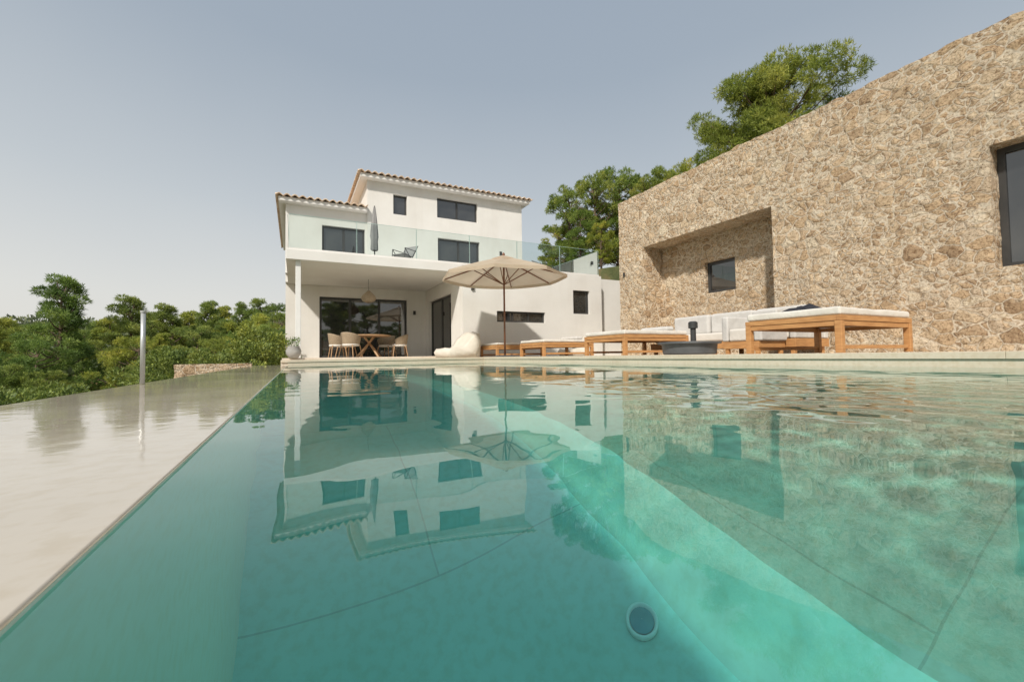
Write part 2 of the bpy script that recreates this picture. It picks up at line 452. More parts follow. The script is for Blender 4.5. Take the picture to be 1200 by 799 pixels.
# ------------------------------------------------------------------ house
house=empty('house',(5,18,0),'two storey white stucco villa with tiled roofs and glass balcony','house')
H=house
mb=wallmesh('y',13.5,13.8,5.0,10.8,0,3.12,[(6.25,8.2,1.22,1.6),(9.45,10.22,1.6,2.5)]);
make('wall',mb,M['stucco'],H,merge=True)
window(H,'y',13.6,6.25,8.2,1.22,1.6,3);window(H,'y',13.6,9.45,10.22,1.6,2.5,1)
mb=wallmesh('x',5.0,5.25,13.803,18,0,2.83,[(14.7,17.5,.06,2.32)]);make('wall',mb,M['stucco'],H,merge=True)
window(H,'x',5.1,14.7,17.5,.06,2.32,2,'sliding_door',.07)
mb=wallmesh('x',10.5,10.8,13.803,25,0,3.12);make('wall',mb,M['stucco'],H,merge=True)
mb=wallmesh('y',18.0,18.3,-.3,4.995,0,2.83,[(.85,4.2,.06,2.42)]);make('wall',mb,M['stucco'],H,merge=True)
window(H,'y',18.1,.85,4.2,.06,2.42,3,'sliding_door',.08)
mb=wallmesh('x',-.3,0,18.303,25,-1,2.83);make('wall',mb,M['stucco'],H,merge=True)
mb=MB();mb.box(-.22,4.997,13.47,18.0,2.835,3.12);mb.box(5.003,10.49,13.805,17.3,2.9,3.118)
make('balcony',mb,M['soffit'],H,bevel=.01)
mb=MB();mb.box(.02,.16,13.6,13.74,.06,2.834);make('column',mb,M['white'],H,bevel=.01)
mb=wallmesh('y',17.3,17.6,-.3,2.5,3.122,5.68,[(.9,2.42,3.16,5.0)]);make('wall',mb,M['stucco'],H,merge=True)
window(H,'y',17.4,.9,2.42,3.16,5.0,2,'balcony_door',.07)
mb=wallmesh('y',17.25,17.6,2.503,9.3,3.122,7.0,[(3.5,4.05,5.75,6.55),(5.3,7.12,5.85,6.7),(5.32,7.2,3.16,5.0)]);make('wall',mb,M['stucco'],H,merge=True)
window(H,'y',17.38,3.5,4.05,5.75,6.55,1);window(H,'y',17.38,5.3,7.12,5.85,6.7,2);window(H,'y',17.38,5.32,7.2,3.16,5.0,2,'balcony_door',.07)
mb=wallmesh('x',-.3,0,17.603,25,2.84,5.68);make('wall',mb,M['stucco'],H,merge=True)
mb=wallmesh('x',2.503,2.8,17.603,25,3.122,7.0);make('wall',mb,M['stucco'],H,merge=True)
mb=wallmesh('x',9.0,9.3,17.603,25,3.122,7.0);make('wall',mb,M['stucco'],H,merge=True)
mb=wallmesh('y',25.003,25.3,-.3,9.3,3.0,5.6);make('wall',mb,M['stucco'],H,merge=True)
mb=wallmesh('y',25.003,25.3,-.3,10.8,-1,2.99);make('wall',mb,M['stucco'],H,merge=True)
mb=MB();mb.box(9.303,10.49,17.303,25,2.9,3.115);make('terrace_slab',mb,M['soffit'],H)
def roof(x0,x1,y0,y1,z0,slope,skipright=False):
    st=.05
    xs=np.arange(x0,x1+.001,st);ys=np.arange(y0,y1+.001,st)
    mb=MB()
    for y in ys:
        for x in xs:
            dl=x-x0;dr=(x1-x) if not skipright else 99;df=y-y0;db=y1-y
            d=min(dl,dr,df,db)
            if d==df or d==db: w=abs(math.sin(math.pi*(x-x0)/.25))
            else: w=abs(math.sin(math.pi*(y-y0)/.25))
            step=(d%.35)/.35
            mb.v.append((x,y,z0+slope*d+.09*w-.02*step))
    n=len(xs)
    for j in range(len(ys)-1):
        for i in range(n-1):
            a=j*n+i;mb.f.append((a,a+1,a+n+1,a+n))
    r=make('roof',mb,M['tile'],H,smooth=True,solid=.034)
    c=MB();c.box(x0+.10,(x1-.10) if not skipright else x1,y0+.10,y1-.1,z0-.15,z0-.005);make('cornice',c,M['soffit'],r,bevel=.01)
roof(-.62,2.49,16.9,25,5.78,.2,True)
roof(2.12,9.68,16.85,25.6,7.1,.22)
def glasspanels(axis,a,u0,u1,n,z0,z1):
    w=(u1-u0)/n
    for i in range(n):
        mb=MB()
        A,B=u0+i*w+.012,u0+(i+1)*w-.012
        if axis=='y':mb.quad((A,a,z0),(B,a,z0),(B,a,z1),(A,a,z1))
        else:mb.quad((a,A,z0),(a,B,z0),(a,B,z1),(a,A,z1))
        g=make('glass_railing',mb,M['glass'],H)
        e=.009;mb=MB()
        segs=[(A,B,z1+.0005,z1+e)]
        if axis=='y': segs+=[(A-e,A-.0005,z0,z1+e),(B+.0005,B+e,z0,z1+e)]
        for (p,q,r,s) in segs:
            if axis=='y':mb.box(p,q,a-.006,a+.006,r,s)
            else:mb.box(a-.006,a+.006,p,q,r,s)
        make('glass_edge',mb,M['gedge'],g)
    mb=MB()
    if axis=='y':mb.box(u0,u1,a-.02,a+.036,z0-.001-.0,z0+.05)
    else:mb.box(a-.02,a+.036,u0,u1,z0-.001,z0+.05)
    make('railing_channel',mb,M['soffit'],H)
glasspanels('y',13.53,-.15,10.7,6,3.122,4.12)
glasspanels('x',-.18,13.6,17.25,2,3.122,4.12)
glasspanels('x',10.72,13.6,17.2,2,3.122,4.12)
for p in [(5.35,13.44,2.35),(4.5,17.94,1.9),(8.2,17.19,4.6),(2.75,17.19,4.6)]:
    mb=MB();mb.box(p[0]-.05,p[0]+.05,p[1],p[1]+.058,p[2]-.08,p[2]+.08);make('wall_lamp',mb,M['dark'],H,bevel=.005)
mb=wallmesh('y',13.9,14.2,10.85,14.0,0,3.1);make('retaining_wall',mb,M['stucco'],merge=True,label='plain white retaining wall beside the villa',cat='wall')
# ------------------------------------------------------------------ stone building
SB=empty('stone_wall',(9.8,4,0),'tall beige rubble stone wall with deep alcove and windows','wall')
def rough(mb,amp,top,plane=None):
    out=[]
    for v in mb.v:
        n=noise.noise(Vector((v[0]*1.7,v[1]*1.7,v[2]*1.7)));n2=noise.noise(Vector((v[0]*5,v[1]*5,v[2]*5+9)))
        x=v[0]+(n*.3+n2*.7)*amp
        y=v[1]+n2*amp*.5
        z=v[2]
        if z>top-.01: z+=.03*noise.noise(Vector((0,v[1]*.9,5)))+.05*noise.noise(Vector((0,v[1]*5,1)))
        elif z>.05: z+=n2*amp*.5
        out.append((x,y,z))
    mb.v=out;return mb
mb=wallmesh('x',9.0,9.62,-4.0,10.35,0,4.72,[(5.56,9.3,-.1,3.12),(1.15,2.36,1.2,2.98)],.1,.1)
rough(mb,.06,4.72);make('wall',mb,M['stone'],SB,merge=True,smooth=True,sharp=40)
mb=wallmesh('x',9.72,10.0,5.3,9.5,0,3.3,[(6.95,7.82,1.6,2.42)],.1,.1);rough(mb,.03,99);make('alcove_wall',mb,M['stone'],SB,merge=True,smooth=True,sharp=40)
mb=wallmesh('y',10.0,10.34,9.63,14.5,0,4.70,[],.15,.15);rough(mb,.03,4.7);make('return_wall',mb,M['stone'],SB,merge=True,smooth=True,sharp=40)
mb=MB();mb.box(9.63,9.71,5.3,5.55,0,3.3);mb.box(9.63,9.71,9.31,9.6,0,3.3);mb.box(9.63,9.74,5.3,9.6,3.13,3.35);make('alcove_jamb',mb,M['stone'],SB)
window(SB,'x',9.82,6.95,7.82,1.6,2.42,1,'window',.07)
window(SB,'x',9.28,1.15,2.36,1.2,2.98,2,'window',.08)
mb=MB();mb.box(8.965,9.04,10.1,10.16,2.4,2.52);make('wall_lamp',mb,M['dark'],SB)
# ------------------------------------------------------------------ furniture
def daybed(x0,x1,y0,y1,h,th,lab,towel=False):
    e=empty('daybed',((x0+x1)/2,(y0+y1)/2,.012),lab,'daybed','sun beds beside the pool')
    z=.012;L=.075
    for a in(x0,x1-L):
        for b in(y0,y1-L):
            l=MB();l.box(a,a+L,b,b+L,z,h-.065)
            make('leg',l,M['teak'],e,bevel=.006)
    mb=MB()
    mb.box(x0,x1,y0,y0+.05,h-.063,h);mb.box(x0,x1,y1-.05,y1,h-.063,h);mb.box(x0,x0+.05,y0+.051,y1-.051,h-.063,h);mb.box(x1-.05,x1,y0+.051,y1-.051,h-.063,h)
    mb.box(x0+L+.001,x1-L-.001,y0+.01,y0+.05,h-.125,h-.067);mb.box(x0+L+.001,x1-L-.001,y1-.05,y1-.01,h-.125,h-.067)
    mb.box(x0+.01,x0+.05,y0+L+.001,y1-L-.001,h-.125,h-.067);mb.box(x1-.05,x1-.01,y0+L+.001,y1-L-.001,h-.125,h-.067)
    n=10
    for i in range(n):
        a=x0+.06+(x1-x0-.12)*i/n;mb.box(a,a+.10,y0+.052,y1-.052,h-.03,h-.008)
    make('frame',mb,M['teak'],e,bevel=.004)
    for b0,b1 in((y0+.02,y0+.055),(y1-.055,y1-.02)):
        mb=MB();mb.box(x0+L+.002,x1-L-.002,b0,b1,.06,.105);make('stretcher',mb,M['teak'],e,bevel=.004)
    mb=MB();NX,NY=14,10
    A0,A1,B0,B1=x0+.012,x1-.012,y0+.012,y1-.012
    def P(i,j,top):
        u=i/NX;v=j/NY;x=A0+(A1-A0)*u;y=B0+(B1-B0)*v
        z=h+.003
        if top:
            z=h+th+.010*noise.noise(Vector((x*3.1,y*3.1,h*9)))+.006*noise.noise(Vector((x*8,y*8,2)))
        return (x,y,z)
    for top in(0,1):
        for j in range(NY+1):
            for i in range(NX+1): mb.v.append(P(i,j,top))
    nn_=(NX+1)*(NY+1)
    for j in range(NY):
        for i in range(NX):
            a=j*(NX+1)+i;mb.f.append((a,a+NX+1,a+NX+2,a+1));a+=nn_;mb.f.append((a,a+1,a+NX+2,a+NX+1))
    ring=[i for i in range(NX)]+[j*(NX+1)+NX for j in range(NY)]+[NY*(NX+1)+i for i in range(NX,0,-1)]+[j*(NX+1) for j in range(NY,0,-1)]
    for q in range(len(ring)):
        a=ring[q];b=ring[(q+1)%len(ring)];mb.f.append((a,b,b+nn_,a+nn_))
    make('mattress',mb,M['cushion'],e,bevel=.03)
    return e
g='teak sun bed with white mattress on the terrace'
daybed(5.7,7.45,2.75,3.95,.46,.10,'large teak daybed with thick white mattress and dark towel')
daybed(5.7,7.45,6.45,7.75,.42,.09,g)
daybed(5.7,7.3,9.5,10.8,.37,.08,g)
daybed(5.3,6.9,11.5,12.75,.36,.07,g)
mb=MB();mb.lathe((0,0,0),[(.001,.0),(.22,.0),(.25,.035),(.18,.075),(.09,.11),(.001,.115)],22)
mb.v=[(6.4+v[0]*(1+.5*noise.noise(Vector((v[0]*9,v[1]*9,1)))),3.55+v[1]*(1+.5*noise.noise(Vector((v[0]*9,v[1]*9,7)))),.561+v[2]*(1+.8*noise.noise(Vector((v[0]*12,v[1]*12,3))))) for v in mb.v]
make('towel',mb,M['towel'],smooth=True,label='crumpled black towel lying on the daybed mattress',cat='towel')
for i,(xx,yy) in enumerate(((7.2,7.1),(7.05,10.2))):
    mb=MB();mb.box(xx-.12,xx+.12,yy-.4,yy+.4,.510 if i==0 else .450,.62 if i==0 else .55);make('pillow',mb,M['cushion2'],bevel=.05,label='pale grey pillow lying on a sun bed',cat='pillow',group='pillows on sun beds')
so=empty('sofa',(8.1,5.9,0),'white cushioned outdoor sofa on teak base by stone wall','sofa')
mb=MB();mb.box(7.5,8.5,4.3,7.6,.12,.26);
for a in(7.55,8.38):
    for b in(4.35,5.9,7.48):mb.box(a,a+.07,b,b+.07,.002,.119)
make('base',mb,M['teak'],so,bevel=.006)
for i in range(3):
    a=4.42+i*1.02
    mb=MB();mb.box(7.48,8.25,a+.005,a+1.0,.265,.44);make('seat_cushion',mb,M['cushion'],so,bevel=.045)
    mb=MB();mb.box(8.1,8.34,a+.01,a+.99,.445,.88);make('back_cushion',mb,M['cushion2'],so,bevel=.06)
mb=MB();mb.box(8.36,8.5,4.3,7.6,.262,.80);mb.box(7.5,8.35,4.3,4.41,.262,.60);make('backrest',mb,M['cushion2'],so,bevel=.03)
ac=empty('armchair',(7.0,4.75,0),'white cushioned outdoor armchair on low teak base','armchair')
mb=MB();mb.box(6.75,7.45,4.45,5.1,.10,.22)
for a in(6.77,7.37):
    for b in(4.47,5.02):mb.box(a,a+.06,b,b+.06,.002,.099)
make('base',mb,M['teak'],ac,bevel=.005)
mb=MB();mb.box(6.75,7.4,4.55,5.0,.223,.44);make('seat_cushion',mb,M['cushion'],ac,bevel=.04)
for b0,b1 in((4.40,4.54),(5.01,5.13)):
    mb=MB();mb.box(6.75,7.45,b0,b1,.224,.66);make('armrest',mb,M['cushion2'],ac,bevel=.03)
mb=MB();mb.box(7.41,7.55,4.55,5.0,.224,.78);make('backrest',mb,M['cushion2'],ac,bevel=.03)
ft=empty('fire_pit',(5.95,5.15,0),'round dark grey fire pit with upright flue on terrace','fire pit')
mb=MB();mb.lathe((5.95,5.15,.013),[(.001,0),(.40,0),(.42,.02),(.44,.17),(.50,.18),(.50,.21),(.40,.215),(.38,.17),(.001,.16)],40);make('bowl',mb,M['grey'],ft,smooth=False,bevel=.004)
mb=MB();mb.lathe((6.0,5.1,.18),[(.045,0),(.045,.27),(.075,.275),(.075,.37),(.05,.39),(.001,.392)],24);make('flue',mb,M['dark'],ft)
def lounger(c,s,rot,lab,w=.8):
    prof=[(-.62,.0),(-.70,.14),(-.62,.26),(-.28,.27),(-.04,.29),(.12,.42),(.30,.66),(.44,.80),(.60,.78),(.66,.50),(.64,.16),(.60,.0)]
    mb=MB();n=len(prof);K=9
    for k in range(K+1):
        t=k/K*2-1;q=(1-abs(t)**3)
        for (a,z) in prof:
            ca,cz=0,.3
            sc=.80+.20*q
            x=(ca+(a-ca)*sc)*s;zz=(cz+(z-cz)*sc if z>.01 else 0)*s
            y=t*w/2*s
            d=noise.noise(Vector((x*5,y*5,zz*5)))*.06 if z>.01 else 0
            X_=x*math.cos(rot)-y*math.sin(rot);Y_=x*math.sin(rot)+y*math.cos(rot)
            mb.v.append((c[0]+X_,c[1]+Y_,c[2]+zz+d))
    for k in range(K):
        for i in range(n):
            j=(i+1)%n;mb.f.append((k*n+i,k*n+j,(k+1)*n+j,(k+1)*n+i))
    mb.f.append(tuple(range(n)));mb.f.append(tuple(K*n+i for i in reversed(range(n))))
    return make('beanbag_lounger',mb,M['beige'],smooth=True,merge=True,label=lab,cat='beanbag',group='soft seats on the terrace')
lounger((4.55,12.75,.013),1.0,.15,'large beige angled beanbag lounger near the pool end',1.0)
lounger((7.9,11.2,.002),.8,-.2,'small beige beanbag lounger beside the sun beds')
# parasol
PC=(5.40,11.15)
um=empty('parasol',(PC[0],PC[1],0),'open beige octagonal garden parasol with wooden pole','parasol')
mb=MB();mb.box(PC[0]-.22,PC[0]+.22,PC[1]-.22,PC[1]+.22,.013,.06);make('foot',mb,M['grey'],um,bevel=.01)
mb=MB();mb.cyl((PC[0],PC[1],.06),(PC[0],PC[1],2.96),.028,.026,14)
m_pole=mk('parasol_wood',(.16,.06,.03),(.26,.11,.06),8,.5,.1,30,.003)
make('pole',mb,m_pole,um,smooth=True)
mb=MB();mb.lathe((PC[0],PC[1],2.92),[(.02,0),(.04,.02),(.04,.06),(.015,.10),(.001,.11)],12);make('finial',mb,m_pole,um,smooth=True)
def canopy(R,zt,zr,val,r0=.06,sag=.05):
    mb=MB();NS=8;K=6;rings=10
    tot=NS*K
    for k in range(rings+1):
        t=k/rings
        for i in range(tot):
            a=2*math.pi*i/tot+.2
            f=(i%K)/K;mid=math.sin(math.pi*f)
            loc=(f-.5)*2*math.pi/NS
            rr=(r0+(R-r0)*t)*math.cos(math.pi/NS)/math.cos(loc)
            z=zt-(zt-zr)*(t**1.12)-sag*mid*math.sin(math.pi*min(1,t*.9))*1.0
            mb.v.append((PC[0]+rr*math.cos(a),PC[1]+rr*math.sin(a),z))
    for i in range(tot):
        v=mb.v[rings*tot+i];mb.v.append((v[0],v[1],v[2]-val))
    for k in range(rings+1):
        for i in range(tot):
            j=(i+1)%tot;mb.f.append((k*tot+i,k*tot+j,(k+1)*tot+j,(k+1)*tot+i))
    return mb
cn=make('canopy',canopy(1.82,2.88,2.33,.09),M['canvas'],um,smooth=False)
make('vent_cap',canopy(.42,2.94,2.80,.05,.03,.01),M['canvas'],um)
mb=MB()
for i in range(8):
    a=2*math.pi*i/8+.2
    mb.cyl((PC[0]+.04*math.cos(a),PC[1]+.04*math.sin(a),2.83),(PC[0]+1.77*math.cos(a),PC[1]+1.77*math.sin(a),2.30),.022,.018,6)
    mb.cyl((PC[0]+.03*math.cos(a),PC[1]+.03*math.sin(a),2.10),(PC[0]+.88*math.cos(a),PC[1]+.88*math.sin(a),2.54),.014,.014,6)
make('rib',mb,m_pole,um)
cu=empty('closed_parasol',(2.35,14.6,3.12),'closed grey parasol standing on the balcony','parasol')
mb=MB();mb.cyl((2.35,14.6,3.17),(2.35,14.6,5.05),.02,.02,10);make('pole',mb,M['dark'],cu)
mb=MB();mb.lathe((2.35,14.6,3.55),[(.07,0),(.11,.05),(.10,.35),(.12,.5),(.09,.9),(.055,1.25),(.03,1.45)],16)
mb.v=[(2.35+(v[0]-2.35)*(1+.25*math.sin(5*math.atan2(v[1]-14.6,v[0]-2.35))),14.6+(v[1]-14.6)*(1+.25*math.sin(5*math.atan2(v[1]-14.6,v[0]-2.35))),v[2]) for v in mb.v]
make('canopy',mb,M['greyfab'],cu,smooth=True)
mb=MB();mb.lathe((2.35,14.6,3.122),[(.001,0),(.25,0),(.25,.05),(.03,.07)],20);make('foot',mb,M['grey'],cu)
def bchair(x,y,z):
    e=empty('balcony_chair',(x,y,z),'dark metal sling chair on the balcony','chair','balcony chairs')
    fr=MB()
    for s in(-.26,.26):
        fr.cyl((x+s,y-.3,z),(x+s,y-.25,z+.55),.012,.012,8);fr.cyl((x+s,y+.3,z),(x+s,y-.25,z+.55),.012,.012,8)
        fr.cyl((x+s,y-.27,z+.36),(x+s,y+.15,z+.30),.012,.012,8);fr.cyl((x+s,y+.15,z+.30),(x+s,y+.45,z+.76),.012,.012,8);fr.cyl((x+s,y-.25,z+.55),(x+s,y+.28,z+.55),.013,.013,8)
    make('frame',fr,M['dark'],e)
    st=MB();st.quad((x-.25,y-.27,z+.365),(x+.25,y-.27,z+.365),(x+.25,y+.15,z+.305),(x-.25,y+.15,z+.305));st.quad((x-.25,y+.15,z+.305),(x+.25,y+.15,z+.305),(x+.25,y+.45,z+.76),(x-.25,y+.45,z+.76))
    make('seat',st,M['greyfab'],e,solid=.01,merge=True)
    return e
c0=bchair(3.3,14.6,3.12);copy_thing(c0,(9.0,14.8,3.118),.5)
c0.rotation_euler=(0,0,-.9)
TC=(2.3,15.5,.06)
tb=empty('dining_table',TC,'round teak dining table with crossed legs on porch','table')
mb=MB();mb.lathe((TC[0],TC[1],TC[2]+.71),[(.001,0),(.70,0),(.72,.015),(.72,.04),(.70,.05),(.001,.05)],40);make('table_top',mb,M['teak2'],tb)
for i in range(4):
    a=i*math.pi/2+.5
    mb=MB();mb.cyl((TC[0]+.5*math.cos(a),TC[1]+.5*math.sin(a),TC[2]),(TC[0]-.22*math.cos(a),TC[1]-.22*math.sin(a),TC[2]+.708),.035,.03,8);make('leg',mb,M['teak2'],tb)
def wchair():
    e=empty('wicker_chair',(0,0,0),'rounded beige wicker armchair with wooden legs','chair','porch dining chairs')
    for sx in(-1,1):
        for sy in(-1,1):
            mb=MB();mb.cyl((sx*.27,sy*.25,0),(sx*.2,sy*.19,.40),.014,.02,8);make('leg',mb,M['teak2'],e)
    mb=MB();n=26;R=7
    for k in range(R+1):
        t=k/R
        for i in range(n+1):
            a=math.radians(-35+250*i/n)
            up=max(0.0,math.sin(math.pi*i/n))
            top=.58+.22*up**.7
            zz=.38+(top-.38)*t
            r=.24+.07*t**.6
            mb.v.append((r*math.cos(a),r*math.sin(a),zz))
    for k in range(R):
        for i in range(n):
            a=k*(n+1)+i;mb.f.append((a,a+1,a+n+2,a+n+1))
    make('backrest',mb,M['wicker'],e,smooth=True,solid=.03)
    mb=MB();mb.lathe((0,0,.36),[(.001,0),(.25,0),(.27,.02),(.27,.06),(.24,.09),(.001,.10)],24);make('seat',mb,M['cushion'],e,smooth=True)
    return e
wc=wchair()
angs=[355,45,130,185,228]
first=True
for i,a in enumerate(angs):
    a=math.radians(a);loc=(TC[0]+1.02*math.cos(a),TC[1]+1.02*math.sin(a),.062)
    if first: wc.location=loc;wc.rotation_euler=(0,0,a-math.pi/2);first=False
    else: copy_thing(wc,loc,a-math.pi/2)
pd=empty('pendant_lamp',(2.35,15.9,2.83),'woven round pendant lamp hanging from porch ceiling','lamp')
mb=MB();mb.cyl((2.35,15.9,2.42),(2.35,15.9,2.83),.006,.006,6);make('cord',mb,M['dark'],pd)
mb=MB();mb.lathe((2.35,15.9,1.98),[(.06,0),(.2,.06),(.26,.16),(.22,.26),(.12,.36),(.04,.44)],20);make('lamp_shade',mb,M['wickl'],pd,smooth=True,solid=.01)
def leafmesh(name,P,Adir,L,W,rng,tri=True):
    n=len(P)
    rnd=rng.normal(size=(n,3))
    s=np.cross(Adir,rnd);s/=np.linalg.norm(s,axis=1)[:,None]+1e-9
    Ls=L*(.6+.8*rng.random((n,1)));Ws=W*(.6+.8*rng.random((n,1)))
    v=np.empty((n,4,3));v[:,0]=P;v[:,1]=P+Adir*Ls*.5+s*Ws*.5;v[:,2]=P+Adir*Ls;v[:,3]=P+Adir*Ls*.5-s*Ws*.5
    me=bpy.data.meshes.new(name);me.vertices.add(n*4);me.vertices.foreach_set('co',v.reshape(-1))
    me.loops.add(n*4);me.loops.foreach_set('vertex_index',np.arange(n*4,dtype=np.int32))
    me.polygons.add(n);me.polygons.foreach_set('loop_start',np.arange(0,n*4,4,dtype=np.int32))
    me.update(calc_edges=True);me.validate();return me
def clumps_to_leaves(cl,npv,L,W,seed,up=.35,squash=.75,inner=.35,tuft=0):
    rng=np.random.default_rng(seed);Ps=[];As=[]
    for (c,r) in cl:
        n=int(npv*r*r/(tuft or 1))+12
        d=rng.normal(size=(n,3));d/=np.linalg.norm(d,axis=1)[:,None]
        lump=1+.22*np.sin(d[:,0:1]*5+c[0]*3)*np.sin(d[:,1:2]*5+c[1]*3+d[:,2:3]*4)
        rr=r*lump*(inner+(1.08-inner)*rng.random((n,1))**.5)
        p=d*rr;p[:,2]*=squash;p+=np.array(c)
        if tuft:
            p=np.repeat(p,tuft,0);d=np.repeat(d,tuft,0);n=len(p)
            a=d*.7+rng.normal(size=(n,3))*.8;a[:,2]+=up+.2
        else:
            a=d+rng.normal(size=(n,3))*.55;a[:,2]+=up
        a/=np.linalg.norm(a,axis=1)[:,None]
        Ps.append(p);As.append(a)
    return np.concatenate(Ps),np.concatenate(As),rng
def make_tree(name,kind,H,R,seed,mat,leafL,leafW,npv,label,trunk_h=.35,nclump=34,cr=(.5,1.0),cat='tree',tuft=0,squash=.75):
    rr=random.Random(seed)
    e=empty(name,(0,0,0),label,cat,'pines on the hillside' if 'pine' in name else 'shrubs on the hillside')
    cl=[]
    th=H*trunk_h
    for i in range(nclump):
        t=(i+rr.random())/nclump
        z=th+(H-th)*t
        if kind=='round': w=R*math.sqrt(max(.05,1-((t-.42)/.62)**2))
        elif kind=='cone': w=R*(1-t)**.7+.2
        elif kind=='umbrella': w=R*math.sqrt(max(.12,1-((t-.45)/.62)**2))
        else: w=R*math.sqrt(max(.05,1-t*t))
        a=rr.random()*6.283
        lob=1+.20*math.sin(a*3+seed)+.10*math.sin(a*5+t*9+seed*2)
        q=w*lob*rr.random()**.5
        r=rr.uniform(*cr)*(1-.35*t if kind=='cone' else (1-.2*t if kind!='umbrella' else 1))
        cl.append(((q*math.cos(a),q*math.sin(a),z-r*.3),r))
    P,A,rng=clumps_to_leaves(cl,npv,leafL,leafW,seed,tuft=tuft,squash=squash)
    me=leafmesh('crown',P,A,leafL,leafW,rng);me.materials.append(mat)
    o=bpy.data.objects.new('crown',me);COL.objects.link(o);o.parent=e;WB[o.name]=Vector((0,0,0))
    if kind!='shrub':
        mb=MB();top=H*.86;seg=7;pts=[]
        for i in range(seg+1):
            t=i/seg
            pts.append(Vector((.25*H/8*math.sin(t*3+seed),.25*H/8*math.cos(t*2.3+seed*2)-.25*H/8*math.cos(seed*2),-.5+(top+.5)*t)))
        r0=.028*H
        for i in range(seg):mb.cyl(pts[i],pts[i+1],r0*(1-.85*i/seg),r0*(1-.85*(i+1)/seg),8,False)
        for (c,r) in cl:
            if r<.35*cr[1]:continue
            cz=max(th*.6,c[2]-.35*math.hypot(c[0],c[1])-.2);t=min(.98,(cz+.5)/(top+.5));k=min(seg-1,int(t*seg));b=pts[k].lerp(pts[k+1],t*seg-k)
            m=b.lerp(Vector(c),.5)+Vector((0,0,-.12))
            mb.cyl(b,m,r0*.25,r0*.15,5,False);mb.cyl(m,c,r0*.15,r0*.06,5,False)
        make('trunk',mb,M['bark'],e,smooth=True)
    return e
pA=make_tree('pine_tree','round',7.0,2.2,1,M['fgreen'],.20,.032,2600,'dense green Aleppo pine among the valley trees',.18,50,(.32,.66),tuft=8,squash=.55)
pB=make_tree('pine_tree','cone',8.0,2.2,2,M['fgreen'],.20,.032,2600,'tall dark green pine standing above the valley trees',.15,74,(.32,.64),tuft=8,squash=.55)
pC=make_tree('pine_tree','round',6.0,2.4,3,M['fgreen'],.18,.032,2600,'broad bushy green pine in the valley',.12,54,(.32,.64),tuft=8,squash=.55)
pD=make_tree('pine_tree','round',7.0,2.2,4,M['fpine'],.18,.030,3000,'sunlit Aleppo pine on the slope above the wall',.15,62,(.32,.62),tuft=8,squash=.52)
pE=make_tree('pine_tree','umbrella',4.6,2.15,9,M['fpine'],.11,.016,8000,'spreading bright green pine crown above the stone wall',.26,120,(.28,.50),tuft=9,squash=.55)
sA=make_tree('shrub','shrub',2.4,1.5,6,M['fshrub'],.11,.05,2200,'leafy green shrub on the slope',0,34,(.28,.5),'shrub')
sB=make_tree('shrub','shrub',1.8,1.8,8,M['fshrub'],.12,.05,2000,'low spreading green shrub',0,34,(.28,.5),'shrub')
YAW=26.8
def polar(px,d):
    a=math.atan((px-600)/505)+math.radians(YAW)
    dist=d/math.cos(math.atan((px-600)/505))
    return dist*math.sin(a),dist*math.cos(a)
used=set()
def put(src,x,y,sc,rot,dz=0,sxy=None,label=None):
    z=gh(x,y)+dz
    s=(sc*(sxy or 1),sc*(sxy or 1),sc)
    if src.name not in used:
        used.add(src.name);src.location=(x,y,z);src.rotation_euler=(0,0,rot);src.scale=s
        if label:src['label']=label
    else: copy_thing(src,(x,y,z),rot,s,label)
def top_at(px,d,ytop):
    return (417-.0144*(px-600)-ytop)/505*d+.03
def plant(src,Hs,px,d,ytop,rot,sxy=None,label=None,dz=0):
    x,y=polar(px,d);z=gh(x,y)+dz
    sc=(top_at(px,d,ytop)-z)/Hs
    if sc<.25: return
    put(src,x,y,sc,rot,dz,sxy,label)
plant(pE,4.9,908,14.5,72,.4,.98)
plant(pE,4.9,848,20,172,2.0,.75)
for px,d,yt,r in((668,24,218,.3),(698,25,202,1.3),(724,26,194,2.2),(684,21,245,4.2),(747,27,206,3.1),(708,20,258,5.0),(656,27,262,1.9),(780,24,194,2.7),(805,26,188,.9),(765,22,207,4)):
    plant(pD,7.1,px,d,yt,r,.88)
vals=[(72,30,322,'B'),(22,34,372,'A'),(150,34,346,'B'),(118,50,374,'A'),(193,30,356,'B'),(245,32,352,'B'),(222,38,364,'B'),(282,33,354,'B'),(310,30,350,'A'),(328,26,364,'C'),(42,26,398,'C'),(92,52,398,'A'),(160,27,394,'C'),(190,25,390,'B'),(230,24,380,'A'),(265,22,374,'B'),(300,22,368,'C'),(-30,30,368,'A'),(-20,22,406,'C'),(48,21,434,'C'),(5,20,426,'A'),(182,20,414,'C'),(215,19,404,'A'),(252,18,396,'C'),(285,17,388,'C'),(315,18,380,'A'),
(30,48,380,'B'),(100,56,386,'B'),(132,50,372,'A'),(175,48,366,'B'),(262,46,358,'B'),(0,46,374,'B'),(-80,34,368,'C'),(-120,28,372,'A'),(345,34,366,'C'),(-60,40,372,'A')]
R=random.Random(11)
src={'A':(pA,7.1),'B':(pB,8.1),'C':(pC,6.1)}
for px,d,yt,k in vals:
    plant(src[k][0],src[k][1],px,d,yt,R.random()*6.28,R.uniform(.85,1.15))
